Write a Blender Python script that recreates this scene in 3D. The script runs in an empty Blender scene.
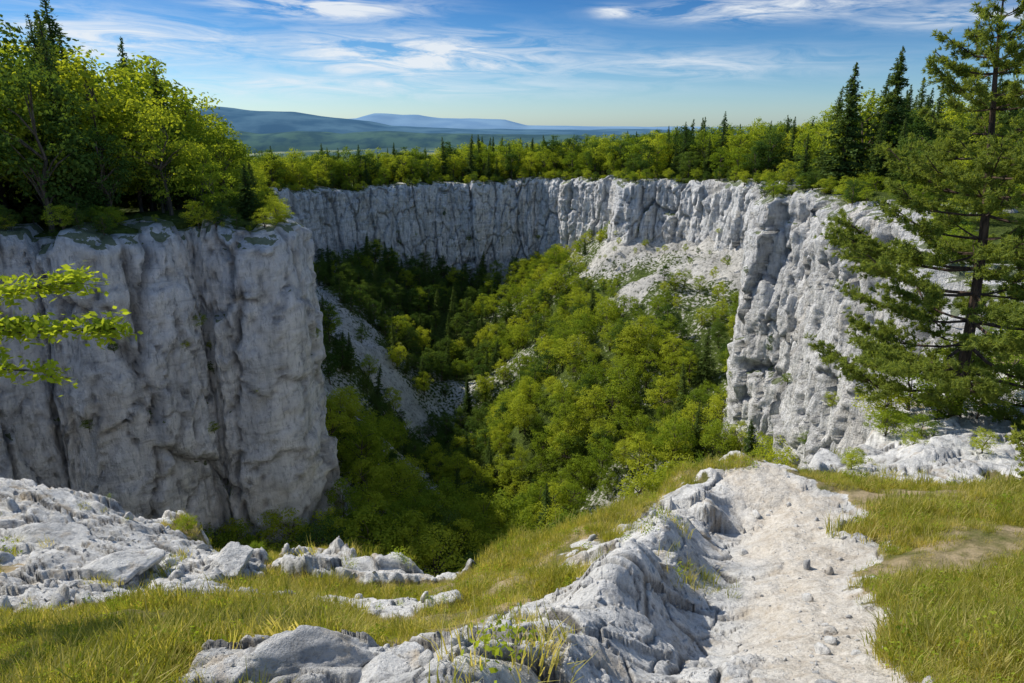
import bpy, math, random, bmesh
import numpy as np
from mathutils import Vector, Matrix
rng=np.random.default_rng(7); random.seed(7)
scene=bpy.context.scene
# ------------------------------------------------------------------ noise
U=np.uint32
def hsh(ix,iy,iz,s):
    ix=ix.astype(np.int64).astype(U);iy=iy.astype(np.int64).astype(U);iz=iz.astype(np.int64).astype(U)
    n=(ix*U(73856093))^(iy*U(19349663))^(iz*U(83492791))^U((s*2654435+977)&0xffffffff)
    n=(n^(n>>U(13)))*U(1274126177); n=n^(n>>U(16)); n=n*U(2246822519); n=n^(n>>U(13))
    return n.astype(np.float64)/4294967295.0
def vn(x,y,z,s=0):
    fx=np.floor(x);fy=np.floor(y);fz=np.floor(z)
    a=x-fx;b=y-fy;c=z-fz
    a=a*a*a*(a*(a*6-15)+10);b=b*b*b*(b*(b*6-15)+10);c=c*c*c*(c*(c*6-15)+10)
    r=0
    for i in (0,1):
        for j in (0,1):
            for k in (0,1):
                w=(a if i else 1-a)*(b if j else 1-b)*(c if k else 1-c)
                r=r+w*hsh(fx+i,fy+j,fz+k,s)
    return r*2-1
def fbm(x,y,z,o=4,s=0,g=.5):
    r=0;A=1;t=0
    for i in range(o):
        r=r+A*vn(x*2**i+i*17.3,y*2**i+i*5.1,z*2**i+i*9.7,s+i);t+=A;A*=g
    return r/t*1.6
def ridged(x,y,z,o=4,s=0,g=.5):
    r=0;A=1;t=0
    for i in range(o):
        r=r+A*(1-2.6*np.abs(vn(x*2**i+i*17.3,y*2**i+i*5.1,z*2**i+i*9.7,s+i)));t+=A;A*=g
    return r/t
def cells(x,y,s=0,tilt=1.3):
    fx=np.floor(x);fy=np.floor(y);z0=np.zeros_like(fx)
    b1=np.full(x.shape,9.);b2=np.full(x.shape,9.);hv=np.zeros(x.shape)
    for i in (-1,0,1):
        for j in (-1,0,1):
            cx=fx+i;cy=fy+j
            px=cx+.1+.8*hsh(cx,cy,z0,s);py=cy+.1+.8*hsh(cx,cy,z0,s+1)
            dx=x-px;dy=y-py;d=np.sqrt(dx*dx+dy*dy)
            v=hsh(cx,cy,z0,s+2)*2-1
            v=v+tilt*((hsh(cx,cy,z0,s+3)*2-1)*dx+(hsh(cx,cy,z0,s+4)*2-1)*dy)
            m=d<b1
            b2=np.where(m,b1,np.minimum(b2,d));hv=np.where(m,v,hv);b1=np.where(m,d,b1)
    return hv,b2-b1
def sst(a,b,x):
    t=np.clip((x-a)/(b-a),0,1);return t*t*(3-2*t)
# ------------------------------------------------------------------ plan geometry
cliff_pts=[(13,20),(18,25),(24,32),(30,44),(35,58),(34.5,68),(36,77),(33,87),(40,98),(50,112),(52,130),(46,150),(36,164),(28,169),(28.5,178),(29,190),(20,204),(8,216),(-10,215),(-30,211),(-50,202),(-62,184),(-58,160),(-49,140),(-44,120),(-37,96),(-26.5,75.5),(-27,70),(-33,69.5),(-38,62.5),(-44,62),(-50,56),(-62,50),(-80,45),(-80,28),(-60,18),(-40,15)]
near_rim=[(-14,14),(-10.9,13),(-7.9,12.2),(-5.8,11),(-3.75,10.4),(-1.9,10.1),(-1.15,9.4),(.13,9.5),(1.47,10.2),(2.96,10.9),(4.13,11.4),(5.35,11.7),(8.3,14),(11.5,18)]
def catmull(P,step):
    P=[np.array(p,float) for p in P];out=[]
    Q=[2*P[0]-P[1]]+P+[2*P[-1]-P[-2]]
    for i in range(1,len(Q)-2):
        n=12
        for k in range(n):
            t=k/n
            out.append(.5*((2*Q[i])+(-Q[i-1]+Q[i+1])*t+(2*Q[i-1]-5*Q[i]+4*Q[i+1]-Q[i+2])*t*t+(-Q[i-1]+3*Q[i]-3*Q[i+1]+Q[i+2])*t**3))
    out.append(Q[-2]);out=np.array(out)
    L=np.r_[0,np.cumsum(np.linalg.norm(np.diff(out,axis=0),axis=1))]
    s=np.arange(0,L[-1],step)
    return np.c_[np.interp(s,L,out[:,0]),np.interp(s,L,out[:,1])]
cl_curve=catmull(cliff_pts,3.0)
canyon=np.vstack([cl_curve,np.array(near_rim)])
def sdist(x,y,poly,closed=True):
    d=np.full(x.shape,1e9);ins=np.zeros(x.shape,bool)
    n=len(poly)
    for i in range(n if closed else n-1):
        ax,ay=poly[i];bx,by=poly[(i+1)%n]
        ex,ey=bx-ax,by-ay;L=ex*ex+ey*ey+1e-12
        t=np.clip(((x-ax)*ex+(y-ay)*ey)/L,0,1)
        q=(x-ax-t*ex)**2+(y-ay-t*ey)**2
        d=np.minimum(d,q)
        if closed:
            c=((ay>y)!=(by>y))
            xi=ax+(y-ay)*ex/(ey if ey!=0 else 1e-12)
            ins^=(c&(x<xi))
    d=np.sqrt(d)
    return np.where(ins,d,-d) if closed else d
class RBF:
    def __init__(s,pts,c):
        P=np.array(pts,float);s.P=P[:,:2];s.c=c;n=len(P)
        K=-np.sqrt(((s.P[:,None]-s.P[None])**2).sum(2)+c*c)
        A=np.zeros((n+1,n+1));A[:n,:n]=K;A[:n,n]=1;A[n,:n]=1
        s.w=np.linalg.solve(A,np.r_[P[:,2],0])
    def __call__(s,x,y):
        sh=x.shape;x=x.ravel();y=y.ravel();r=np.full(x.shape,s.w[-1])
        for (px,py),w in zip(s.P,s.w[:-1]):
            r=r-w*np.sqrt((x-px)**2+(y-py)**2+s.c**2)
        return r.reshape(sh)
plateau=RBF([(-14,14,-7.5),(-10.9,13,-7.3),(-7.9,12.2,-7.3),(-5.8,11,-7.5),(-3.75,10.4,-7.3),(-1.9,10.1,-7.1),(-1.15,9.3,-6.9),(.13,9.4,-6.4),(1.47,10.1,-6.0),(2.96,10.8,-5.8),(4.13,11.2,-5.7),(5.35,11.4,-6),(8.35,14,-7.1),(11.7,18,-8.1),(17.8,22,-9.0),(25,27,-9.3),(30,44,-8),
 (0,3.3,-3.25),(-3.9,4.2,-3.9),(2.9,3.1,-3.0),(7.1,8.4,-5.0),(4.3,4.8,-3.8),(5.5,9.6,-5.5),(-5.4,6,-5.0),(-3.7,6.8,-5.4),(-8.1,9.3,-6.4),(-1.1,5.5,-4.75),(1.9,3.3,-3.2),(2.9,5.2,-4.15),(3.7,7.2,-4.9),(1.2,6.5,-4.85),
 (0,0,-2.6),(0,-6,-2.2),(-8,0,-4.2),(-8,-8,-4),(8,0,-2.6),(8,-8,-2.2),(0,-30,-3),(-30,0,-7),(-30,10,-8),(30,0,-4),(30,20,-7.5),(14,10,-6),(22,15,-7),
 (-47,60,-9.5),(-80,60,-8),(-80,20,-8),(-25,72,-10),(-33,80,-9.5),(-48,120,-14),(-58,190,-17),(-20,215,-17),(12,218,-16),(34,175,-13),(50,130,-10.5),(33,90,-8),(34,58,-7.2),(60,60,-6),(80,100,-7),(80,200,-12),(0,300,-20),(-100,300,-28),(-100,150,-16),(100,300,-16)],2.0)
floor=RBF([(5,25,-58),(-2,58,-56),(-3,90,-62),(-8,115,-66),(-13,135,-67),(-15,165,-60),(-13,198,-48),
 (-22,72,-46),(-40,55,-46),(-60,40,-46),(-35,100,-38),(-43,130,-37),(-54,170,-36),(-48,192,-38),(-22,95,-46),(-32,135,-42),(-36,158,-42),(-12,72,-50),
 (8,209,-42),(24,192,-31),(33,165,-27),(44,150,-26),(49,130,-28),(40,108,-35),(31,88,-42),(31,62,-41),(20,35,-47),(19,148,-35),(11,122,-43),(28,130,-33),(24,105,-41),(17,168,-36),(14,80,-52),(4,140,-53),(2,112,-52),(-4,128,-62)],3.5)
ridge=np.array([(-.9,2.2),(-.35,3.3),(.3,4.3),(.95,5.3),(1.65,7.0),(2.2,8.4),(2.7,9.3)])
trench=ridge+np.array([.8,-.35])
pathc=np.array([(1.4,1.0),(1.75,2.2),(2.0,3.3),(2.75,5.2),(3.6,7.2),(4.1,9.0),(4.15,10.2),(3.95,11)])
white=np.array([(-2.0,0),(-1.7,2.2),(-1.45,3.3),(-1.15,4.2),(-.55,5.2),(.6,7.1),(1.65,9.0),(2.8,10.1),(3.9,10.7),(4.5,10.8),(4.9,10),(4.9,8.5),(4.1,6.4),(3.2,4.7),(2.15,3.1),(2,0)])
blobs=[(-7.6,10.2,3.4,2.0,.2),(-5.4,9.0,1.9,1.5,.15),(-2.7,9.6,1.6,.8,.25),(-9.8,12,3.5,1.8,.2),(-5.2,7.2,1.9,.9,.1),(-1.6,3.8,.9,.42,.17),(-1.6,7.3,1.0,.45,.05),
 (12.5,16,6,4.2,.2),(8,12.8,3.6,1.7,.15),(18,21,7,5,.2),(5.8,12,2,.9,.0),(-12,8,3.5,2.5,.2),(7.8,10.6,1.2,.5,.05)]
def near(x,y):
    d=sdist(x,y,canyon)
    zz=np.zeros_like(x)
    b=plateau(x,y)
    n1=fbm(x*1.3,y*1.3,zz,4,3);n2=fbm(x*4.5,y*4.5,zz,3,4)
    rw=sst(.16,-.10,-sdist(x,y,white)+.38*n1+.14*n2)
    rb=np.zeros_like(x);lift=np.zeros_like(x)
    for cx,cy,rx,ry,l in blobs:
        q=np.sqrt(((x-cx)/rx)**2+((y-cy)/ry)**2)+.38*n1+.10*n2
        m=sst(1.12,.8,q);rb=np.maximum(rb,m);lift=np.maximum(lift,l*m)
    rock=np.maximum(rw,rb)
    rock=np.maximum(rock,sst(.5,1.1,d))
    pd=sdist(x,y,pathc,False);path=sst(.85,.3,pd+.25*n1)*rw
    dr=sdist(x,y,ridge,False);dt=sdist(x,y,trench,False)
    z=b+.10*fbm(x*.45,y*.45,zz,3,11)
    z=z+.32*np.exp(-(dr/.42)**2)*(.35+.85*np.clip(fbm(x*.9,y*.9,zz,2,21)+.4,0,1.2))-.30*np.exp(-(dt/.5)**2)
    z=z+lift
    wx=x+.22*fbm(x*1.1,y*1.1,zz,3,31);wy=y+.22*fbm(x*1.1,y*1.1,zz,3,37)
    h0,c0=cells(wx/2.6+.7,wy/1.5,39,1.6);h1,c1=cells(wx/1.3,wy/.8,41,1.8);h2,c2=cells(wx/.5,wy/.34,47,1.6);h3,c3=cells(wx/.17+3,wy/.13,53)
    k=rock*(1-.93*path)
    br=.45+.55*sst(-.3,.35,fbm(x*.7,y*.7,zz,2,59))
    br=np.maximum(br,1.45*sst(-2.5,-4.5,x)*(y<16))
    z=z+k*(.07*h0+.075*h1+br*.036*h2+br*.011*h3-.05*sst(.09,0,c1)-.03*br*sst(.08,0,c2)+.055*ridged(wx*.8,wy*1.1,zz,5,57,.5)+.008*ridged(x*7,y*7,zz,3,58,.6))
    z=z+path*(.04*fbm(x*2.2,y*2.2,zz,4,63)+.014*fbm(x*10,y*10,zz,3,64))-.06*path
    z=z+(1-rock)*.06*fbm(x*2,y*2,zz,3,71)
    dd=d-.25+.5*fbm(x*.9,y*.9,zz,3,81)
    z=z-2.4*np.maximum(0,dd)-.25*sst(-1.2,.2,dd)+sst(.3,2,dd)*(.5*h1+.15*h2)
    crack=np.clip(sst(.06,0,c1)+.7*br*sst(.07,0,c2)+.3*br*sst(.10,0,c3),0,1)*np.clip(k,0,1)
    return z,rock,path,d,crack
# ------------------------------------------------------------------ mesh helpers
def link(o): scene.collection.objects.link(o);return o
def mesh_np(name,V,F,mats=(),smooth=True,mi=None):
    V=np.asarray(V,np.float32);F=np.asarray(F,np.int32);k=F.shape[1]
    me=bpy.data.meshes.new(name)
    me.vertices.add(len(V));me.vertices.foreach_set('co',V.ravel())
    me.loops.add(F.size);me.loops.foreach_set('vertex_index',F.ravel())
    me.polygons.add(len(F));me.polygons.foreach_set('loop_start',np.arange(0,F.size,k,dtype=np.int32))
    try: me.polygons.foreach_set('loop_total',np.full(len(F),k,np.int32))
    except Exception: pass
    for m in mats: me.materials.append(m)
    me.polygons.foreach_set('use_smooth',np.full(len(F),smooth))
    if mi is not None: me.polygons.foreach_set('material_index',np.asarray(mi,np.int32))
    me.update(calc_edges=True);me.validate()
    return me
def attr(me,n,v):
    a=me.attributes.new(n,'FLOAT','POINT');a.data.foreach_set('value',np.asarray(v,np.float32).ravel())
def gridF(nr,nc):
    i=np.arange(nr-1)[:,None]*nc+np.arange(nc-1)[None]
    i=i.ravel();return np.c_[i,i+1,i+nc+1,i+nc]
# ------------------------------------------------------------------ material helpers
class NT:
    def __init__(s,name):
        s.m=bpy.data.materials.new(name);s.m.use_nodes=True;s.t=s.m.node_tree;s.t.nodes.clear()
    def n(s,ty,**kw):
        nd=s.t.nodes.new(ty)
        for k,v in kw.items():
            if k.startswith('i_'):
                key=k[2:];key=int(key) if key.isdigit() else key.replace('_',' ')
                if isinstance(v,bpy.types.NodeSocket): s.t.links.new(v,nd.inputs[key])
                else: nd.inputs[key].default_value=v
            else: setattr(nd,k,v)
        return nd
    def mix(s,f,a,b,bt='MIX'):
        nd=s.t.nodes.new('ShaderNodeMix');nd.data_type='RGBA';nd.blend_type=bt
        for idx,v in ((0,f),(6,a),(7,b)):
            if isinstance(v,bpy.types.NodeSocket): s.t.links.new(v,nd.inputs[idx])
            else: nd.inputs[idx].default_value=v if idx==0 else (*v,1)
        return nd.outputs[2]
    def math(s,op,a,b=0,c=0):
        nd=s.t.nodes.new('ShaderNodeMath');nd.operation=op
        for i,v in enumerate((a,b,c)):
            if isinstance(v,bpy.types.NodeSocket): s.t.links.new(v,nd.inputs[i])
            else: nd.inputs[i].default_value=v
        return nd.outputs[0]
    def ramp(s,f,st):
        nd=s.t.nodes.new('ShaderNodeValToRGB');s.t.links.new(f,nd.inputs[0]);e=nd.color_ramp.elements
        while len(e)<len(st): e.new(.5)
        for q,(p,c) in zip(e,st): q.position=p;q.color=(*c,1) if len(c)==3 else c
        return nd.outputs[0]
    def noise(s,v,sc,det=6,r=.55,dist=0):
        nd=s.n('ShaderNodeTexNoise',i_Scale=sc,i_Detail=det,i_Roughness=r,i_Distortion=dist);s.t.links.new(v,nd.inputs['Vector']);return nd.outputs['Fac']
    def pos(s,scale=None):
        g=s.n('ShaderNodeNewGeometry').outputs['Position']
        if scale:
            m=s.n('ShaderNodeMapping');s.t.links.new(g,m.inputs['Vector']);m.inputs['Scale'].default_value=scale;return m.outputs[0]
        return g
    def attr(s,n):
        return s.n('ShaderNodeAttribute',attribute_name=n).outputs['Fac']
    def out(s,sh):
        o=s.n('ShaderNodeOutputMaterial');s.t.links.new(sh,o.inputs['Surface']);return s.m
    def pbr(s,col,rough=.9,bump=None,bs=1,bd=.1,spec=.2):
        p=s.n('ShaderNodeBsdfPrincipled')
        if isinstance(col,bpy.types.NodeSocket): s.t.links.new(col,p.inputs['Base Color'])
        else: p.inputs['Base Color'].default_value=(*col,1)
        p.inputs['Roughness'].default_value=rough;p.inputs['Specular IOR Level'].default_value=spec
        if bump is not None:
            b=s.n('ShaderNodeBump',i_Strength=bs,i_Distance=bd,i_Height=bump);s.t.links.new(b.outputs[0],p.inputs['Normal'])
        return p.outputs[0]
def mk_cliff():
    t=NT('limestone_cliff_rock');P=t.pos();S=t.pos((1,1,.2));S2=t.pos((.10,.10,1))
    a=t.noise(S,.45,5,.6,.3);b=t.noise(S,2.2,6,.72,.2);c=t.noise(P,.12,3);st=t.noise(S2,1.3,5,.65);e=t.noise(P,1.3,6,.7)
    col=t.ramp(a,[(.30,(.52,.53,.54)),(.42,(.73,.73,.725)),(.55,(.87,.865,.85)),(.75,(.90,.89,.865))])
    col=t.mix(.7,col,t.ramp(b,[(.34,(.36,.37,.39)),(.44,(.88,.88,.88)),(.53,(1,1,1))]),'MULTIPLY')
    col=t.mix(.4,col,t.ramp(st,[(.36,(.5,.5,.5)),(.46,(1,1,1))]),'MULTIPLY')
    col=t.mix(.4,col,t.ramp(e,[(.35,(.42,.43,.45)),(.46,(1,1,1))]),'MULTIPLY')
    col=t.mix(t.math('MULTIPLY',t.ramp(c,[(.56,(0,0,0)),(.68,(1,1,1))]),.3),col,(.70,.61,.47))
    col=t.mix(t.math('MULTIPLY',t.attr('crack'),.65),col,(.14,.14,.14))
    nz=t.n('ShaderNodeSeparateXYZ');t.t.links.new(t.n('ShaderNodeNewGeometry').outputs['Normal'],nz.inputs[0])
    led=t.math('MULTIPLY',t.math('GREATER_THAN',nz.outputs[2],.70),t.math('GREATER_THAN',t.noise(P,.7,4),.48))
    col=t.mix(t.math('MULTIPLY',led,.8),col,(.12,.16,.035))
    h=t.math('ADD',b,t.math('MULTIPLY',e,.9))
    h=t.math('ADD',h,t.math('MULTIPLY',st,.5))
    return t.out(t.pbr(col,.95,h,1.0,.7,.1))
def mk_near():
    t=NT('foreground_limestone_and_soil');P=t.pos()
    a=t.noise(P,1.1,5,.6,.3);b=t.noise(P,6,7,.74);c=t.noise(P,32,4,.7);g=t.noise(P,2.5,5,.6)
    rk=t.ramp(a,[(.32,(.46,.46,.455)),(.45,(.64,.635,.615)),(.6,(.79,.775,.74))])
    rk=t.mix(.8,rk,t.ramp(b,[(.35,(.28,.28,.30)),(.43,(.76,.76,.76)),(.52,(1,1,1))]),'MULTIPLY')
    rk=t.mix(.45,rk,t.ramp(c,[(.35,(.5,.5,.5)),(.5,(1,1,1))]),'MULTIPLY')
    rk=t.mix(t.math('MULTIPLY',t.attr('crack'),.8),rk,(.11,.10,.09))
    rk=t.mix(t.math('MULTIPLY',t.ramp(g,[(.56,(0,0,0)),(.68,(1,1,1))]),.5),rk,(.48,.38,.25))
    pa=t.ramp(b,[(.3,(.50,.43,.35)),(.45,(.68,.62,.53)),(.62,(.78,.73,.65))])
    pa=t.mix(.6,pa,t.ramp(c,[(.38,(.58,.56,.53)),(.55,(1,1,1))]),'MULTIPLY')
    pa=t.mix(t.math('MULTIPLY',t.ramp(g,[(.52,(0,0,0)),(.64,(1,1,1))]),.35),pa,(.46,.37,.26))
    so=t.ramp(g,[(.35,(.13,.135,.04)),(.48,(.25,.21,.10)),(.60,(.42,.33,.20))])
    col=t.mix(t.attr('path'),rk,pa);m=t.ramp(t.math('ADD',t.attr('rock'),t.math('MULTIPLY',t.math('SUBTRACT',b,.5),1.6)),[(.4,(0,0,0)),(.6,(1,1,1))])
    col=t.mix(m,so,col)
    h=t.math('ADD',b,t.math('MULTIPLY',c,.25))
    return t.out(t.pbr(col,.95,h,1.0,.085,.1))
def mk_ground():
    t=NT('ground_terrain');P=t.pos();a=t.noise(P,.25,5,.6);b=t.noise(P,1.5,6,.7)
    sc=t.mix(.7,t.ramp(a,[(.35,(.42,.41,.38)),(.6,(.64,.62,.58))]),t.ramp(b,[(.40,(.30,.31,.29)),(.50,(1,1,1))]),'MULTIPLY')
    gr=t.ramp(b,[(.35,(.04,.06,.014)),(.6,(.11,.15,.03))])
    col=t.mix(t.ramp(t.math('ADD',t.attr('bare'),t.math('MULTIPLY',t.math('SUBTRACT',b,.5),2.4)),[(.42,(0,0,0)),(.58,(1,1,1))]),gr,sc)
    v=t.n('ShaderNodeTexVoronoi',i_Scale=.0032);t.t.links.new(P,v.inputs['Vector'])
    sp=t.n('ShaderNodeSeparateColor');t.t.links.new(v.outputs['Color'],sp.inputs[0])
    fld=t.ramp(sp.outputs[0],[(.0,(.07,.13,.09)),(.4,(.11,.18,.10)),(.6,(.27,.28,.16)),(.85,(.13,.20,.11)),(1,(.30,.29,.19))])
    fld=t.mix(t.ramp(t.noise(P,.0045,5,.65),[(.46,(0,0,0)),(.50,(1,1,1))]),fld,(.045,.095,.10))
    col=t.mix(t.attr('far'),col,fld)
    return t.out(t.pbr(col,.95,b,1,.8,.1))
def mk_leaf(name,c1,c2,c3,tr=.35,ns=.5):
    t=NT(name);oi=t.n('ShaderNodeObjectInfo').outputs['Random'];tc=t.n('ShaderNodeTexCoord').outputs['Object']
    n=t.noise(tc,ns*4,2,.6);f=t.math('ADD',t.math('MULTIPLY',oi,.6),t.math('MULTIPLY',n,.6))
    col=t.ramp(f,[(.15,c1),(.55,c2),(.95,c3)])
    p=t.n('ShaderNodeBsdfDiffuse');t.t.links.new(col,p.inputs['Color'])
    tl=t.n('ShaderNodeBsdfTranslucent');t.t.links.new(t.mix(1,col,(1.6,1.5,.6),'MULTIPLY'),tl.inputs['Color'])
    m=t.n('ShaderNodeMixShader',i_0=tr);t.t.links.new(p.outputs[0],m.inputs[1]);t.t.links.new(tl.outputs[0],m.inputs[2])
    return t.out(m.outputs[0])
def mk_simple(name,c1,c2,sc,bd=.05,stretch=(1,1,1)):
    t=NT(name);P=t.n('ShaderNodeTexCoord').outputs['Object'];m=t.n('ShaderNodeMapping');t.t.links.new(P,m.inputs[0]);m.inputs['Scale'].default_value=stretch
    n=t.noise(m.outputs[0],sc,4,.65);return t.out(t.pbr(t.ramp(n,[(.35,c1),(.65,c2)]),.9,n,1,bd,.1))
M_cliff=mk_cliff();M_near=mk_near();M_ground=mk_ground()
M_bark=mk_simple('tree_bark',(.05,.04,.03),(.16,.13,.10),6,.05,(1,1,.2))
M_pbark=mk_simple('pine_bark',(.04,.03,.024),(.13,.09,.065),9,.04,(1,1,.25))
M_leaf=mk_leaf('broadleaf_foliage',(.095,.165,.022),(.23,.30,.034),(.39,.43,.05),.46)
M_shadeleaf=mk_leaf('dark_foliage',(.045,.09,.025),(.075,.13,.03),(.13,.19,.04),.38)  # dark leaf tone; in the canyon it also carries painted shade
M_need=mk_leaf('spruce_needles',(.06,.11,.035),(.09,.14,.04),(.13,.18,.05),.28)
M_pneed=mk_leaf('pine_needles',(.14,.19,.045),(.20,.25,.055),(.29,.32,.065),.42,.8)
M_brleaf=mk_leaf('near_leaves',(.17,.24,.028),(.25,.33,.035),(.35,.42,.05),.5,2)
M_grass=mk_leaf('grass_blades',(.17,.21,.035),(.32,.32,.06),(.62,.53,.24),.45,.6)
# ------------------------------------------------------------------ near terrain
rs=1.0*np.exp(np.linspace(0,math.log(42),700));th=np.radians(np.r_[np.linspace(-112,-58,70)[:-1],np.linspace(-58,58,1150),np.linspace(58,112,70)[1:]])
R,T=np.meshgrid(rs,th,indexing='ij');X=R*np.sin(T);Y=R*np.cos(T)
Z,rock,path,dcan,crack=near(X,Y);Z=Z-.9*sst(37,42,R)
Z=np.maximum(Z,-62)
me=mesh_np('rocky_foreground_ground',np.c_[X.ravel(),Y.ravel(),Z.ravel()],gridF(*R.shape)[:,::-1],[M_near])
attr(me,'rock',rock);attr(me,'path',path);attr(me,'crack',crack)
link(bpy.data.objects.new('rocky_foreground_ground',me))
# ------------------------------------------------------------------ big sheet
def outw(a,b,st,lim):
    core=np.arange(a,b+.1,st);g=[];s=st;v=core[-1]
    while v<lim: s*=1.13;v+=s;g.append(v)
    g2=[];s=st;v=core[0]
    while v>-lim: s*=1.13;v-=s;g2.append(v)
    return np.r_[g2[::-1],core,g]
gx=outw(-110,110,1.3,26000);gy=outw(-10,260,1.3,26000)
GX,GY=np.meshgrid(gx,gy)
gd=sdist(GX,GY,canyon)
def barem(x,y,d):
    bn=fbm(x*.06,y*.06,0*x,4,15)
    s1=sdist(x,y,np.array([(-54,168),(-38,146),(-20,128)]),False);s2=sdist(x,y,np.array([(-38,112),(-30,106),(-19,98)]),False);s3=sdist(x,y,np.array([(-25,80),(-20,76)]),False)
    s4=sdist(x,y,np.array([(45,138),(36,152),(28,163)]),False);s5=sdist(x,y,np.array([(36,150),(24,135)]),False)
    nn=5*fbm(x*.13,y*.13,0*x,4,19)
    s=np.maximum(np.maximum(sst(8,4,s1+nn),sst(6,2.5,s2+nn)),np.maximum(sst(3.5,1.5,s3+.6*nn),.85*sst(13,6,s4+.8*nn)))
    s=np.maximum(s,.8*sst(3.0,1,s5+.9*nn))
    return bn,s
def groundz(x,y,d):
    z0=np.zeros_like(x)
    r=np.hypot(x,y-100)
    pl=plateau(np.clip(x,-250,250),np.clip(y,-250,420))+.5*fbm(x*.08,y*.08,z0,3,5)
    pl=pl-1.0*sst(42,37,np.hypot(x,y))
    pl=pl+(-78+40*fbm(x*.0009,y*.0009,z0,3,6)-pl)*sst(330,900,r)
    fl=floor(x,y)+2.2*fbm(x*.08,y*.08,z0,4,8)+.5*fbm(x*.6,y*.6,z0,3,9)
    fl=fl+3*sst(6,0,d)+1.3*barem(x,y,d)[1]*ridged(x*.22,y*.22,z0,4,12,.6)
    return np.where(d>0,fl,pl)
GZ=groundz(GX,GY,gd)
bn,scr=barem(GX,GY,gd)
bare=np.where(gd>0,.22+.35*bn+.35*sst(9,1,gd)+.6*scr,0.12*(gd>-3))
me=mesh_np('ground',np.c_[GX.ravel(),GY.ravel(),GZ.ravel()],gridF(*GX.shape),[M_ground])
attr(me,'bare',np.clip(bare,0,1));attr(me,'far',sst(380,800,np.hypot(GX,GY)))
link(bpy.data.objects.new('ground',me))
# ------------------------------------------------------------------ cliff strip
ST=.27
C=catmull(cliff_pts,ST)
dv=np.gradient(C,axis=0);k=np.ones(19)/19
dv=np.c_[np.convolve(np.pad(dv[:,0],9,'edge'),k,'valid'),np.convolve(np.pad(dv[:,1],9,'edge'),k,'valid')]
dv/=np.linalg.norm(dv,axis=1)[:,None]
nrm=np.c_[-dv[:,1],dv[:,0]]
depth=np.r_[np.array([-1,-.8,-.6,-.4,-.2,-.1]),np.arange(0,53,.31)]
S=np.arange(len(C))*ST
SS,DD=np.meshgrid(S,depth,indexing='ij')
bx=np.repeat(C[:,0:1],len(depth),1);by=np.repeat(C[:,1:2],len(depth),1)
nx=np.repeat(nrm[:,0:1],len(depth),1);ny=np.repeat(nrm[:,1:2],len(depth),1)
ztop=plateau(bx,by)+.6*fbm(bx*.15,by*.15,0*bx,4,90)+.55*cells(SS/3.5,0*SS+.5,93)[0]-3.0*sst(16,3,SS)
dep=np.maximum(DD,0)
z=ztop-dep
wx=SS+.7*fbm(bx*.3,by*.3,z*.08,3,101)+.2*fbm(bx*1.2,by*1.2,z*.5,2,102);wz=dep+1.5*fbm(bx*.2+9,by*.2,z*.08,3,103)
h1,c1=cells(wx/6.0,wz/28,111);h2,c2=cells(wx/2.1,wz/8.5,121);h3,c3=cells(wx/.95,wz/2.8,131);h4,c4=cells(wx/.5,wz/1.1,137)
rib=ridged(wx/17.0,dep/120,0*SS,2,141)
off=1.9+.015*dep+.95*rib+.75*h1+.48*h2+.22*h3+.08*h4-1.2*sst(.07,0,c1)-.5*sst(.09,0,c2)-.14*sst(.12,0,c3)
off=off+.40*ridged(wx/2.3,dep/10,0*SS,3,146,.6)+.06*fbm(bx*3,by*3,z*2,3,155)
fl_=dep/4.6+.9*fbm(bx*.07,by*.07,z*.02,3,161)
fr=fl_-np.floor(fl_);amp=.28+.5*np.clip(fbm(bx*.05,by*.05,z*.1,2,163),-.5,1)
off=off+amp*(sst(0,.10,fr)-fr)+.03*dep
off=off+.9*sst(22,45,dep)*fbm(SS/9,dep/20,0*SS,3,171)
off=np.maximum(off,.6+.1*h3)
off=off*(.4+.6*sst(-.2,1.3,dep+.6*fbm(bx*.5,by*.5,0*bx,3,181)))
off=np.where(DD<0,off*(1+DD)+DD*6.0,off)
z=z+np.where(DD<0,.25*(-DD)-1.2*sst(.75,1,-DD),0)
ck=np.clip(.9*sst(.06,0,c1)+.7*sst(.08,0,c2)+.35*sst(.1,0,c3),0,1)
V=np.c_[(bx+nx*off).ravel(),(by+ny*off).ravel(),z.ravel()]
me=mesh_np('limestone_cliff',V,gridF(*SS.shape),[M_cliff]);attr(me,'crack',ck)
link(bpy.data.objects.new('limestone_cliff',me))
G=V.reshape(SS.shape+(3,))
# ------------------------------------------------------------------ vegetation builders
def tube(pts,rad,sides=6):
    pts=np.array(pts,float);V=[];F=[]
    for i,p in enumerate(pts):
        d=pts[min(i+1,len(pts)-1)]-pts[max(i-1,0)];d/=np.linalg.norm(d)+1e-9
        a=np.cross(d,[.3,.9,.1]);a/=np.linalg.norm(a)+1e-9;b=np.cross(d,a)
        for s in range(sides):
            t=2*math.pi*s/sides;V.append(p+rad[i]*(math.cos(t)*a+math.sin(t)*b))
    for i in range(len(pts)-1):
        for s in range(sides):
            s2=(s+1)%sides;F.append((i*sides+s,i*sides+s2,(i+1)*sides+s2,(i+1)*sides+s))
    return np.array(V),np.array(F)
def quads(c,n,u,L,W):
    n=n/np.linalg.norm(n,axis=1)[:,None]
    v=np.cross(n,u);v/=np.linalg.norm(v,axis=1)[:,None]+1e-9;u=np.cross(v,n)
    L=np.broadcast_to(L,(len(c),))[:,None]/2;W=np.broadcast_to(W,(len(c),))[:,None]/2
    V=np.stack([c-u*L,c+v*W,c+u*L,c-v*W],1).reshape(-1,3)
    return V,np.arange(len(V)).reshape(-1,4)
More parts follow.
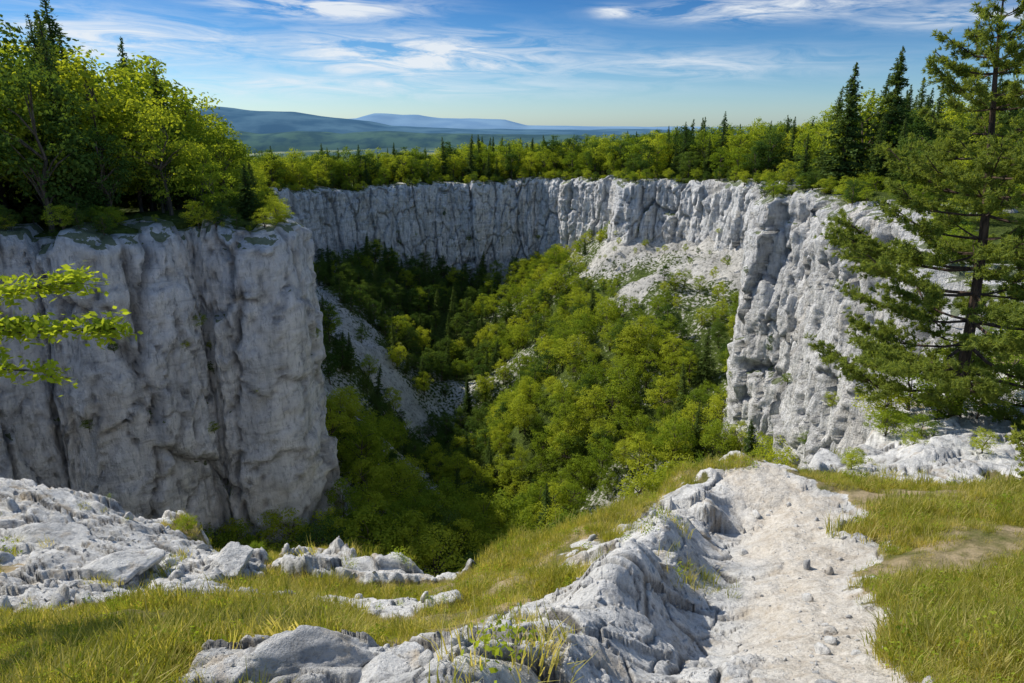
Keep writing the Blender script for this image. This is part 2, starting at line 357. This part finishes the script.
def combine(parts):
    V=[];F=[];M=[];o=0
    for v,f,m in parts:
        V.append(v);F.append(f+o);M.append(np.full(len(f),m));o+=len(v)
    return np.vstack(V),np.vstack(F),np.concatenate(M)
def rv(r,n):
    v=r.normal(size=(n,3));return v/np.linalg.norm(v,axis=1)[:,None]
def broadleaf(seed,nclump=56,per=78,leaf=.28,mat=None,rad=2.9,base=.9):
    r=np.random.default_rng(seed);H=10;parts=[]
    tp=[np.array([0,0,-1.0])]
    for i in range(6): tp.append(np.array([r.normal()*.12*i**.7,r.normal()*.12*i**.7,(i+1)*1.35]))
    parts.append((*tube(tp,[.2,.17,.14,.11,.08,.06,.03],6),0))
    cz=(H+base)/2;rz=(H-base)/2
    for c in range(nclump):
        d=rv(r,1)[0];d[2]=d[2]*.95+.05;rr=r.uniform(.45,1.05)**.7
        ctr=np.array([d[0]*rad*rr,d[1]*rad*rr,cz+d[2]*rz*rr*.88])
        ctr[:2]*=(1.12-.4*max(0,(ctr[2]-cz)/rz))*r.uniform(.8,1.2)
        if c%4==0:
            k=min(5,max(1,int((ctr[2]-1.2)/1.35)));a=tp[k];m=(a+ctr)/2+np.array([0,0,.25])
            parts.append((*tube([a,m,ctr],[.07,.045,.015],4),0))
        R=r.uniform(.4,1.0);n=int(per*R)
        q=rv(r,n);q[:,2]=np.abs(q[:,2])*r.choice([1,1,1,-1],n)
        p=ctr+q*(R*r.uniform(.45,1.25,n)[:,None])*np.array([1.15,1.15,.72])
        nn=q*.7+rv(r,n)*.6+np.array([0,0,.35])
        parts.append((*quads(p,nn,rv(r,n),leaf*r.uniform(.6,1.3,n),leaf*r.uniform(.5,.9,n)),1))
    V,F,M=combine(parts);return mesh_np('broadleaf_tree_mesh',V,F,[M_bark,mat or M_leaf],False,M)
def spruce(seed,mat=None,den=17):
    r=np.random.default_rng(seed);H=12;parts=[(*tube([(0,0,-1),(0,0,4),(0.05,0,8),(0,0.03,12)],[.22,.17,.1,.015],6),0)]
    zc=.8+r.uniform(0,.4)
    while zc<H-.05:
        Rr=2.3*(1-zc/H)**.85*r.uniform(.75,1.2)+.10
        for b in range(7):
            if r.random()<.1: continue
            a=r.uniform(0,2*math.pi);L=Rr*r.uniform(.6,1.12);n=max(3,int(L*den))
            t=r.uniform(.05,1,n)
            droop=-.30*L*t**1.3+.16*L*t**3
            side=r.normal(size=n)*.2*(1-t*.6)*min(1,L)
            p=np.c_[math.cos(a)*L*t-math.sin(a)*side,math.sin(a)*L*t+math.cos(a)*side,zc+droop-np.abs(side)*.4+r.normal(size=n)*.07]
            u=np.c_[np.full(n,math.cos(a)),np.full(n,math.sin(a)),np.full(n,-.3+.9*(zc/H)**3)]+r.normal(size=(n,3))*.4
            nn=np.array([0,0,1.])+r.normal(size=(n,3))*.7
            s=min(1,.45+L*.4)
            parts.append((*quads(p,nn,u,r.uniform(.28,.5,n)*s,r.uniform(.12,.22,n)*s),1))
        zc+=r.uniform(.17,.30)*(1 if zc<9 else .7)
    V,F,M=combine(parts);return mesh_np('spruce_tree_mesh',V,F,[M_pbark,mat or M_need],False,M)
def coll(name,meshes):
    c=bpy.data.collections.new(name)
    for i,m in enumerate(meshes): c.objects.link(bpy.data.objects.new('%s_source_%02d'%(name,i),m))
    return c
def scatter(name,P,rot,scl,idx,col):
    n=len(P);me=bpy.data.meshes.new(name);me.vertices.add(n);me.vertices.foreach_set('co',np.asarray(P,np.float32).ravel())
    a=me.attributes.new('rot','FLOAT_VECTOR','POINT');a.data.foreach_set('vector',np.asarray(rot,np.float32).ravel())
    a=me.attributes.new('scl','FLOAT_VECTOR','POINT');a.data.foreach_set('vector',np.asarray(scl,np.float32).ravel())
    a=me.attributes.new('idx','INT','POINT');a.data.foreach_set('value',np.asarray(idx,np.int32).ravel())
    o=link(bpy.data.objects.new(name,me))
    g=bpy.data.node_groups.new(name+'_nodes','GeometryNodeTree')
    g.interface.new_socket('Geometry',in_out='INPUT',socket_type='NodeSocketGeometry')
    g.interface.new_socket('Geometry',in_out='OUTPUT',socket_type='NodeSocketGeometry')
    N=g.nodes;L=g.links
    gi=N.new('NodeGroupInput');go=N.new('NodeGroupOutput');ip=N.new('GeometryNodeInstanceOnPoints');ci=N.new('GeometryNodeCollectionInfo')
    ci.inputs['Collection'].default_value=col;ci.inputs['Separate Children'].default_value=True;ci.inputs['Reset Children'].default_value=True
    ip.inputs['Pick Instance'].default_value=True
    def na(nm,ty):
        q=N.new('GeometryNodeInputNamedAttribute');q.data_type=ty;q.inputs['Name'].default_value=nm
        return [s for s in q.outputs if s.name=='Attribute' and s.enabled][0]
    e=N.new('FunctionNodeEulerToRotation');L.new(na('rot','FLOAT_VECTOR'),e.inputs[0])
    L.new(gi.outputs[0],ip.inputs['Points']);L.new(ci.outputs[0],ip.inputs['Instance']);L.new(e.outputs[0],ip.inputs['Rotation'])
    L.new(na('scl','FLOAT_VECTOR'),ip.inputs['Scale']);L.new(na('idx','INT'),ip.inputs['Instance Index']);L.new(ip.outputs[0],go.inputs[0])
    m=o.modifiers.new('scatter','NODES');m.node_group=g
    return o
bl=[broadleaf(100+i) for i in range(6)]
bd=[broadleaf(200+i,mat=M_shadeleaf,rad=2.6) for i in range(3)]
sp=[spruce(300+i) for i in range(4)]
treecol=coll('forest_tree',bl+bd+sp)      # idx 0-5 light, 6-8 dark, 9-12 spruce
def jgrid(x0,x1,y0,y1,s):
    a,b=np.meshgrid(np.arange(x0,x1,s),np.arange(y0,y1,s));a=a.ravel();b=b.ravel()
    return a+rng.uniform(-.45,.45,a.size)*s,b+rng.uniform(-.45,.45,a.size)*s
x,y=jgrid(-140,150,30,290,4.4);d=sdist(x,y,canyon)
keep=(d<-2.2)&(d>-55)&(np.hypot(x,y)>40)
keep&=~((x>0)&(y<48))
keep&=~((x<0)&(y<52))
x=x[keep];y=y[keep];d=d[keep];z=groundz(x,y,d)-.2;n=len(x)
cl=fbm(x*.04,y*.04,0*x,3,201)
left=(x<-18)&(y<100)
h=rng.uniform(.85,1.4,n)
h=np.where(left,h*(.60+1.08*sst(-26,-56,x)),h)
h=np.where((x<-30)&(y>=100),h*.9,h)
h=np.where((d>-5)&~left,h*.75,h)
h=np.where((x>20)&(y<100),h*.85,h)
h=np.where((x>20)&(y<76),h*.62,h)
pr=np.where(left,.03,.2)+.4*cl+.2*((x>30)&(y<120))
isp=rng.random(n)<pr
idx=np.where(isp,rng.integers(9,13,n),np.where(rng.random(n)<np.where(left,.15,.3),rng.integers(6,9,n),rng.integers(0,6,n)))
h=np.where(isp,h*.92,h)
w=h*rng.uniform(.85,1.15,n)
scatter('plateau_forest',np.c_[x,y,z],np.c_[rng.normal(0,.05,n),rng.normal(0,.05,n),rng.uniform(0,6.28,n)],np.c_[w,w,h],idx,treecol)
print('plateau trees',n)
# canyon woods
x,y=jgrid(-85,60,40,216,3.2);d=sdist(x,y,canyon)
keep=(d>3.6);x=x[keep];y=y[keep];d=d[keep];z=groundz(x,y,d);n=len(x)
bnz,scr=barem(x,y,d)
p=np.clip(1.2-.9*bnz-.5*sst(9,3,d),.2,1)*(1-.88*scr)
p=np.where(y<92,np.maximum(p,.8),p)
up=(z>-37)&(x>5)&(y>105)
p=np.where(up,np.maximum(p*.8,.33),p)
k=rng.random(n)<p
x,y,z,d,up,scr=x[k],y[k],z[k],d[k],up[k],scr[k];n=len(x)
h=rng.uniform(.36,.82,n)*np.where(up,.6,1)*(1-.6*scr)
h=h*np.where(y<90,1.25,1)
shade=(x<-1-.05*(y-60))&(y>104)  # zone where valley shade is put into darker leaf colour
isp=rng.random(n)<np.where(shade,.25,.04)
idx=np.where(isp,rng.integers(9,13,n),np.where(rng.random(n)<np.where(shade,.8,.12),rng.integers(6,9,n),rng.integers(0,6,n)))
w=h*rng.uniform(.85,1.2,n)
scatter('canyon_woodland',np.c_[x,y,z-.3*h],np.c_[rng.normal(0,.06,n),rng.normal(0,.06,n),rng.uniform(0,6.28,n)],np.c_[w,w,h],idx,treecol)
print('canyon trees',n)
# shrubs on cliff rim and ledges
si=rng.integers(0,G.shape[0],900);P1=G[si,5+rng.integers(-4,2,900)]
si2=rng.integers(0,G.shape[0],320);P2=G[si2,rng.integers(35,150,320)]
P=np.vstack([P1,P2]);hh=np.r_[rng.uniform(.06,.34,900),rng.uniform(.06,.22,320)]
k=(np.hypot(P[:,0],P[:,1])>34);P=P[k];h=hh[k];n=len(P);w=h*1.3
scatter('cliff_shrubs',P-np.c_[h*0,h*0,h*1.2],np.c_[rng.normal(0,.1,n),rng.normal(0,.1,n),rng.uniform(0,6.28,n)],np.c_[w,w,h],rng.integers(0,9,n),treecol)
# ------------------------------------------------------------------ individual trees
def place(name,me,loc,s,rz=0):
    o=link(bpy.data.objects.new(name,me));o.location=loc;o.scale=s if isinstance(s,tuple) else (s,s,s);o.rotation_euler=(0,0,rz);return o
def pz(x,y):
    a=np.array([float(x)]);b=np.array([float(y)]);return float(groundz(a,b,sdist(a,b,canyon))[0])
def nz_(x,y): return float(near(np.array([float(x)]),np.array([float(y)]))[0][0])
sph=[spruce(350+i,den=30) for i in range(3)]
place('spruce_tree',sph[0],(38.0,81,pz(38.0,81)-.3),(1.35,1.35,1.2),1)
place('spruce_tree',sph[1],(42.3,80,pz(42.3,80)-.3),(1.4,1.4,1.32),2)
place('spruce_tree',sph[2],(-28.6,75,pz(-28.6,75)-.3),(.75,.75,.5),3)
place('added_shade_tree',bl[1],(-16.8,12.2,nz_(-16.8,12.2)-.2),(.85,.85,.85),1)  # unseen tree added to cast shade on the left outcrop
place('added_shade_tree',bl[3],(-15.2,8.6,nz_(-15.2,8.6)-.2),(.8,.8,.75),2)  # second unseen tree, added for its shadow on the rocks
# ------------------------------------------------------------------ hero pine
def pine(seed,H,lean,rscale=1.0,tufts=26,zmin=.9,K=16,nl=.13,step=1.0,nbr=(5,8),ex=.7,wd=1.0):
    r=np.random.default_rng(seed);parts=[]
    tp=[];m=12
    for i in range(m+1):
        t=i/m;tp.append(np.array([lean[0]*t+.10*math.sin(t*5),lean[1]*t+.08*math.sin(t*7+1),-.4+t*(H+.4)]))
    parts.append((*tube(tp,[.0145*H*(1-i/m)**.75+.012 for i in range(m+1)],8),0))
    tz=np.array(tp);TC=[];TD=[]
    zc=zmin
    while zc<H-.1:
        t=zc/H;ax=np.interp(zc,tz[:,2],tz[:,0]);ay=np.interp(zc,tz[:,2],tz[:,1])
        Rm=rscale*(3.7*(1-t)**ex*(.8+.2*min(1,t/.15))+.2)
        nb=r.integers(*nbr);a0=r.uniform(0,6.28)
        for b in range(nb):
            a=a0+b*6.283/nb+r.normal()*.25;L=Rm*r.uniform(.5,1.12)
            rise=r.uniform(-.2,.14)+.35*t
            pts=[]
            for q in range(6):
                s=q/5;pts.append(np.array([ax+math.cos(a)*L*s,ay+math.sin(a)*L*s,zc+rise*L*s-.08*L*math.sin(s*3.14)+.14*L*s**3])+r.normal(size=3)*.035*L*s)
            parts.append((*tube(pts,[.010+.012*L*(1-q/5) for q in range(6)],4),0))
            pts=np.array(pts)
            ns=int(5+L*6.5)
            for k in range(ns):
                s=r.uniform(.32,1.0);f=s*5;i0=min(4,int(f));p0=pts[i0]+(pts[i0+1]-pts[i0])*(f-i0)
                sd=r.choice([-1,1]);aa=a+sd*r.uniform(.3,1.0);tl=L*(.13+.32*(1-s*.7))*r.uniform(.5,1.2)
                e=p0+np.array([math.cos(aa)*tl,math.sin(aa)*tl,tl*r.uniform(-.05,.45)])
                parts.append((*tube([p0,(p0+e)/2+np.array([0,0,-.02]),e],[.009,.007,.004],3),0))
                nt=max(2,int(tl*tufts*.55))
                for w in range(nt):
                    v=r.uniform(.2,1.05);TC.append(p0+(e-p0)*v+r.normal(size=3)*.05);dd=(e-p0)/tl;TD.append(dd*.9+np.array([0,0,.35])+r.normal(size=3)*.3)
        zc+=step*r.uniform(.3,.6)*(.7+.6*(1-t))*(H/11)**.5
    TC=np.array(TC);TD=np.array(TD);TD/=np.linalg.norm(TD,axis=1)[:,None]
    c=np.repeat(TC,K,0);dd=np.repeat(TD,K,0)+rv(r,len(c))*.8;dd/=np.linalg.norm(dd,axis=1)[:,None]
    Ln=nl*r.uniform(.7,1.3,len(c));c2=c+dd*(Ln/2)[:,None]
    parts.append((*quads(c2,rv(r,len(c)),dd,Ln,wd*r.uniform(.018,.03,len(c)),),1))
    V,F,M=combine(parts);print('pine faces',len(F));return mesh_np('pine_tree_mesh',V,F,[M_pbark,M_pneed],False,M)
place('pine_tree',pine(5,11.2,(-.9,0),1.12,30,.9,15,.14,1.15,(4,7),.8,1.0),(12.75,18,nz_(12.75,18)),1.0,0)
place('pine_sapling',pine(8,1.6,(.05,0),.36,50,.15,14,.08,1,(5,8),.7,.7),(8.9,9.4,nz_(8.9,9.4)),1.0,0)
place('pine_sapling',pine(9,2.6,(.05,0),.42,40,.2,14,.10),(15.5,15.5,nz_(15.5,15.5)),1.0,1)
sc2=coll('shrub',bl[:3])
SP=[(11.6,17.2,.14),(12.3,16.6,.11),(10.6,17.3,.12),(13.4,17.4,.12),(17,22,.25),(19.5,24,.3),(22,27,.35),(15,20.5,.15),(9.6,16.0,.09),(21,22,.25),(24,24,.3),(7.2,12.9,.05),(8.6,13.3,.05),(-6.5,11.9,.04),(9.9,13.0,.06),(10.5,12.2,.05),(6.6,11.9,.04),(11.0,18.6,.16),(12.2,19.4,.2),(14,20.4,.2),(10,15.2,.08),(-4.6,10.6,.035)]
P=np.array([(a,b,nz_(a,b)-.9*s) for a,b,s in SP]);s=np.array([q[2] for q in SP]);n=len(s)
scatter('low_shrubs',P,np.c_[s*0,s*0,rng.uniform(0,6.28,n)],np.c_[s*1.5,s*1.5,s],rng.integers(0,3,n),sc2)
# ------------------------------------------------------------------ near broadleaf tree with branch entering at left
def near_tree():
    r=np.random.default_rng(44);parts=[];b=np.array([-7.3,5.6,nz_(-7.3,5.6)-.3])
    tp=[b,b+[.05,.05,1.5],b+[.0,.1,3.0],b+[-.1,.1,4.6],b+[-.3,.1,6.2],b+[-.4,0,7.5]]
    parts.append((*tube(tp,[.15,.13,.11,.09,.06,.02],8),0));LC=[];LD=[]
    ends=[(np.array([-3.75,6.15,-1.85]),tp[2]),(np.array([-4.15,6.4,-1.5]),tp[2]),(np.array([-4.3,5.9,-2.15]),tp[2]),(np.array([-4.6,6.2,-1.8]),tp[2]),(np.array([-9.5,6,0.]),tp[3]),(np.array([-9.6,4.5,1.]),tp[4]),(np.array([-8.6,8,1.6]),tp[4]),(np.array([-8,3.2,.8]),tp[3]),(np.array([-8.3,6,2.8]),tp[5])]
    for e,s in ends:
        L=np.linalg.norm(e-s);pts=[s+(e-s)*q/6+np.array([0,0,.18*math.sin(q/6*3.14)])+r.normal(size=3)*.03 for q in range(7)]
        parts.append((*tube(pts,[.03*(1-q/6)+.005 for q in range(7)],5),0))
        for k in range(int(L*13)):
            s_=r.uniform(.4,1);i0=min(5,int(s_*6));p0=pts[i0]+(pts[i0+1]-pts[i0])*(s_*6-i0)
            dd=(e-s)/L+rv(r,1)[0]*.8;dd[2]*=.4;dd/=np.linalg.norm(dd);tl=r.uniform(.12,.38)
            p1=p0+dd*tl;parts.append((*tube([p0,(p0+p1)/2,p1],[.005,.004,.002],3),0))
            for w in range(int(14+tl*45)):
                LC.append(p0+dd*tl*r.uniform(.2,1.1)+r.normal(size=3)*.05);LD.append(dd+r.normal(size=3)*.6+[0,0,-.2])
    c=np.array(LC);u=np.array(LD);n=len(c)
    parts.append((*quads(c,np.array([0,0,1.])+r.normal(size=(n,3))*.8,u,r.uniform(.05,.10,n),r.uniform(.03,.055,n)),1))
    V,F,M=combine(parts);return mesh_np('broadleaf_tree_mesh',V,F,[M_bark,M_brleaf],False,M)
link(bpy.data.objects.new('added_shade_tree',near_tree()))
# ------------------------------------------------------------------ grass
def tuft(seed,n=42,hh=.2,sp_=.11):
    r=np.random.default_rng(seed)
    a=r.uniform(0,6.28,n);rad=sp_*np.sqrt(r.random(n));h=hh*r.uniform(.35,1.2,n);bend=r.uniform(.1,.75,n)*h;w=r.uniform(.002,.0042,n);a2=a+r.normal(0,.9,n)
    b=np.c_[np.cos(a)*rad,np.sin(a)*rad,np.full(n,-.02)]
    dr=np.c_[np.cos(a2),np.sin(a2),0*a2];sd=np.c_[-np.sin(a2),np.cos(a2),0*a2]
    up=np.array([0,0,1.])
    m1=b+dr*(bend*.28)[:,None]+up*(h*.55)[:,None];t1=b+dr*bend[:,None]+up*(h*.95)[:,None]
    W=w[:,None]
    V=np.stack([b-sd*W,b+sd*W,m1+sd*W*.8,m1-sd*W*.8,t1+sd*W*.15,t1-sd*W*.15],1).reshape(-1,3)
    i=np.arange(n)[:,None]*6
    F=np.vstack([i+np.array([0,1,2,3]),i+np.array([3,2,4,5])])
    return mesh_np('grass_tuft_mesh',V,F,[M_grass],False)
def weed(seed):
    r=np.random.default_rng(seed);n=60;c=np.c_[r.normal(0,.05,n),r.normal(0,.05,n),r.uniform(.01,.10,n)]
    V,F=quads(c,np.array([0,0,1.])+r.normal(size=(n,3))*.6,rv(r,n),r.uniform(.015,.035,n),r.uniform(.01,.02,n))
    return mesh_np('weed_mesh',V,F,[M_brleaf],False)
gcol=coll('grass_tuft',[tuft(i,42,.10+.03*(i%3)) for i in range(6)]+[weed(9),weed(10)])
N=62000
r_=np.exp(rng.uniform(math.log(2.2),math.log(15),N));t_=np.radians(rng.uniform(-55,60,N))
x=r_*np.sin(t_);y=r_*np.cos(t_)
z,rk,pt,d,_=near(x,y)
pn=fbm(x*1.1,y*1.1,0*x,4,77)
soil=np.sqrt(((x+.6)/1.6)**2+((y-6.1)/.9)**2)+.4*pn
patch=sst(-.45,.1,pn)*sst(.6,1.15,soil)
edge=sst(-1.8,-.6,d)
pr=sst(.6,.15,rk)*(.13+.87*np.maximum(patch,.7*edge))*np.minimum(1,(r_/5.5))
pr=np.maximum(pr,.07*(rk>.5)*(pt<.2)*(pn>.2)*np.minimum(1,(r_/9)**2))
k=(rng.random(N)<pr)&(d<.8)
x,y,z,d,pn=x[k],y[k],z[k],d[k],pn[k];n=len(x);print('grass',n)
s=rng.uniform(.45,1.25,n)*(1+.45*fbm(x*.8,y*.8,0*x,2,79))*(.7+.45*sst(-.5,.4,pn))
idx=np.where(rng.random(n)<.12,rng.integers(6,8,n),rng.integers(0,6,n))
scatter('grass',np.c_[x,y,z],np.c_[rng.normal(0,.15,n),rng.normal(0,.15,n),rng.uniform(0,6.28,n)],np.c_[s,s,s*rng.uniform(.8,1.2,n)],idx,gcol)
# ------------------------------------------------------------------ boulders and stones
def rockmesh(seed,sub=5,nm='limestone_boulder_mesh'):
    r=np.random.default_rng(seed);bm=bmesh.new();bmesh.ops.create_icosphere(bm,subdivisions=sub,radius=1)
    P=np.array([v.co[:] for v in bm.verts]);F=np.array([[v.index for v in f.verts] for f in bm.faces]);bm.free()
    D=P/np.linalg.norm(P,axis=1)[:,None];R=np.full(len(D),1.2)
    for kk in range(13):
        n=rv(r,1)[0];dd=r.uniform(.5,.95);c=D@n;R=np.where(c>.05,np.minimum(R,dd/np.maximum(c,.05)),R)
    q=D*R[:,None]
    R=R*(1+.13*ridged(q[:,0]*1.6,q[:,1]*1.6,q[:,2]*1.6,5,seed,.6))
    V=D*R[:,None];me=mesh_np(nm,V,F,[M_near]);attr(me,'rock',np.ones(len(V)));attr(me,'path',np.zeros(len(V)));attr(me,'crack',np.zeros(len(V)));return me
bs=[rockmesh(500+i) for i in range(4)]
for i,(bx_,by_,sx,sy,sz,rz,sk) in enumerate([(-1.25,3.75,.50,.26,.26,.3,.05),(-.75,3.55,.34,.22,.18,1.1,.05),(-2.3,9.5,.7,.4,.2,.1,.1),(9.5,13.5,.8,.5,.3,.5,.1),(14.5,16.8,1.1,.7,.4,1.4,.1),(11,14.2,.6,.4,.25,.2,.1),(8.3,14.2,.5,.35,.3,.2,.05),(1.5,6.0,.22,.15,.10,.2,.04),(2.5,8.2,.25,.18,.12,2.,.04),(-5.6,8.2,.6,.4,.25,.7,.08),(-7.4,9.4,.8,.45,.3,.2,.1),(-4.3,9.0,.45,.35,.2,2,.06)]):
    place('limestone_boulder',bs[i%4],(bx_,by_,nz_(bx_,by_)-sk),(sx,sy,sz),rz)
st=coll('stone',[rockmesh(600+i,2,'stone_mesh') for i in range(4)])
N=14000;r_=np.exp(rng.uniform(math.log(2.2),math.log(16),N));t_=np.radians(rng.uniform(-50,58,N));x=r_*np.sin(t_);y=r_*np.cos(t_)
z,rk,pt,d,_=near(x,y);k=(rk>.4)&(d<.5)&(rng.random(N)<.5);x,y,z=x[k],y[k],z[k];n=len(x)
s=.004*np.exp(rng.exponential(.6,n));s=np.minimum(s,.05)*(1+.05*r_[k])
s=np.where(x<-3,s*1.8,s)
scatter('loose_stones',np.c_[x,y,z+s*.1],rng.uniform(0,6.28,(n,3)),np.c_[s*1.3,s,s*.7],rng.integers(0,4,n),st)
# ------------------------------------------------------------------ distant hills
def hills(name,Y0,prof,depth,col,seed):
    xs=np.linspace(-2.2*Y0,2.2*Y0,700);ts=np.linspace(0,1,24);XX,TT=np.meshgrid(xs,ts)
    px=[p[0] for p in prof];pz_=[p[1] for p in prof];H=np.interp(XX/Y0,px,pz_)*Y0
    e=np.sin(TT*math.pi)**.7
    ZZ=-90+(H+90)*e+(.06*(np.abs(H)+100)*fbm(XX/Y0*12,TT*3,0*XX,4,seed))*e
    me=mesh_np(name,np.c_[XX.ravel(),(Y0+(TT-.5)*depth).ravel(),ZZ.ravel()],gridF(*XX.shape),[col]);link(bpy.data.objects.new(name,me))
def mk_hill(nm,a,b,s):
    t=NT(nm);P=t.pos();return t.out(t.pbr(t.ramp(t.noise(P,s,5),[(.42,a),(.6,b)]),1,None,spec=0))  # aerial haze is painted into these bluish forest colours
hills('distant_hills',2600,[(-2.2,-.01),(-.5,-.009),(-.42,-.006),(-.36,-.011),(-.3,-.008),(-.24,-.013),(-.18,-.009),(-.1,-.012),(2.2,-.014)],500,mk_hill('near_hill_forest_haze',(.045,.095,.12),(.08,.15,.14),.012),821)
hills('distant_hills',4200,[(-2.2,.01),(-.55,.016),(-.45,.021),(-.41,.0245),(-.37,.020),(-.30,.017),(-.26,.012),(-.2,.006),(-.17,.000),(.0,-.006),(2.2,-.01)],1500,mk_hill('hill_forest_haze',(.055,.125,.20),(.095,.185,.26),.004),801)
hills('distant_hills',8500,[(-2.2,.008),(-.3,.006),(-.21,.009),(-.185,.0155),(-.17,.015),(-.15,.0125),(-.13,.013),(-.10,.009),(-.05,.008),(-.01,.006),(.02,-.001),(.3,-.003),(2.2,-.003)],2500,mk_hill('far_hill_forest_haze',(.16,.28,.43),(.20,.33,.47),.002),811)
# ------------------------------------------------------------------ sun + sky
az=math.radians(-58);el=math.radians(42)
tv=Vector((math.sin(az)*math.cos(el),math.cos(az)*math.cos(el),math.sin(el)))
L=bpy.data.lights.new('sun','SUN');L.energy=5.0;L.angle=math.radians(.5);L.color=(1,.94,.83)
o=link(bpy.data.objects.new('sun',L));o.rotation_euler=tv.to_track_quat('Z','Y').to_euler();o.location=(-50,50,80)
W=bpy.data.worlds.new('World');scene.world=W;W.use_nodes=True;t=NT.__new__(NT);t.t=W.node_tree;t.t.nodes.clear()
sky=t.n('ShaderNodeTexSky',sky_type='NISHITA');sky.sun_disc=False;sky.sun_elevation=el;sky.sun_rotation=az%(2*math.pi);sky.air_density=1.0;sky.dust_density=.5;sky.ozone_density=2.0
dirv=t.n('ShaderNodeTexCoord').outputs['Generated'];sx=t.n('ShaderNodeSeparateXYZ');t.t.links.new(dirv,sx.inputs[0])
A=t.math('ARCTAN2',sx.outputs[0],sx.outputs[1]);E=t.math('ARCSINE',sx.outputs[2])
tint=t.ramp(E,[(0,(.62,.80,1.0)),(.045,(.41,.62,.88)),(.10,(.21,.42,.69)),(.16,(.12,.31,.57)),(.28,(.55,.72,.95)),(.45,(1,1,1))])
skyc=t.mix(1,sky.outputs[0],tint,'MULTIPLY')
cv=t.n('ShaderNodeCombineXYZ');t.t.links.new(t.math('ADD',t.math('MULTIPLY',A,5),t.math('MULTIPLY',E,9)),cv.inputs[0]);t.t.links.new(t.math('MULTIPLY',E,34),cv.inputs[1])
wn=t.noise(cv.outputs[0],1.7,6,.66,.8)
mask=None
for a0,e0,ra,re,am in [(-.13,.088,.19,.028,1.25),(.34,.14,.15,.014,1.1),(.2,.075,.22,.018,.6),(-.5,.095,.18,.03,.9),(-.25,.145,.12,.016,1.2),(.14,.142,.03,.008,1.0),(.55,.12,.1,.014,.8),(-.3,.05,.4,.016,.6)]:
    q=t.math('ADD',t.math('POWER',t.math('ABSOLUTE',t.math('DIVIDE',t.math('SUBTRACT',A,a0),ra)),2),t.math('POWER',t.math('ABSOLUTE',t.math('DIVIDE',t.math('SUBTRACT',E,e0),re)),2))
    g=t.math('MULTIPLY',t.math('EXPONENT',t.math('MULTIPLY',q,-1)),am);mask=g if mask is None else t.math('MAXIMUM',mask,g)
cf=t.math('MULTIPLY',mask,t.ramp(wn,[(.38,(0,0,0)),(.66,(1,1,1))]))
cf=t.math('MINIMUM',t.math('MULTIPLY',cf,1.3),.9)
full=t.mix(cf,skyc,(5.6,5.9,6.2))
bg=t.n('ShaderNodeBackground',i_Strength=.15);t.t.links.new(full,bg.inputs[0])
wo=t.n('ShaderNodeOutputWorld');t.t.links.new(bg.outputs[0],wo.inputs[0])
# ------------------------------------------------------------------ camera
cam=bpy.data.cameras.new('camera');cam.lens=24;cam.sensor_width=36;cam.clip_end=60000;cam.clip_start=.1
co=link(bpy.data.objects.new('camera',cam));co.location=(0,0,0);co.rotation_euler=(math.radians(90-17.6),0,0);scene.camera=co
scene.view_settings.view_transform='Standard';scene.view_settings.look='None';scene.view_settings.exposure=0
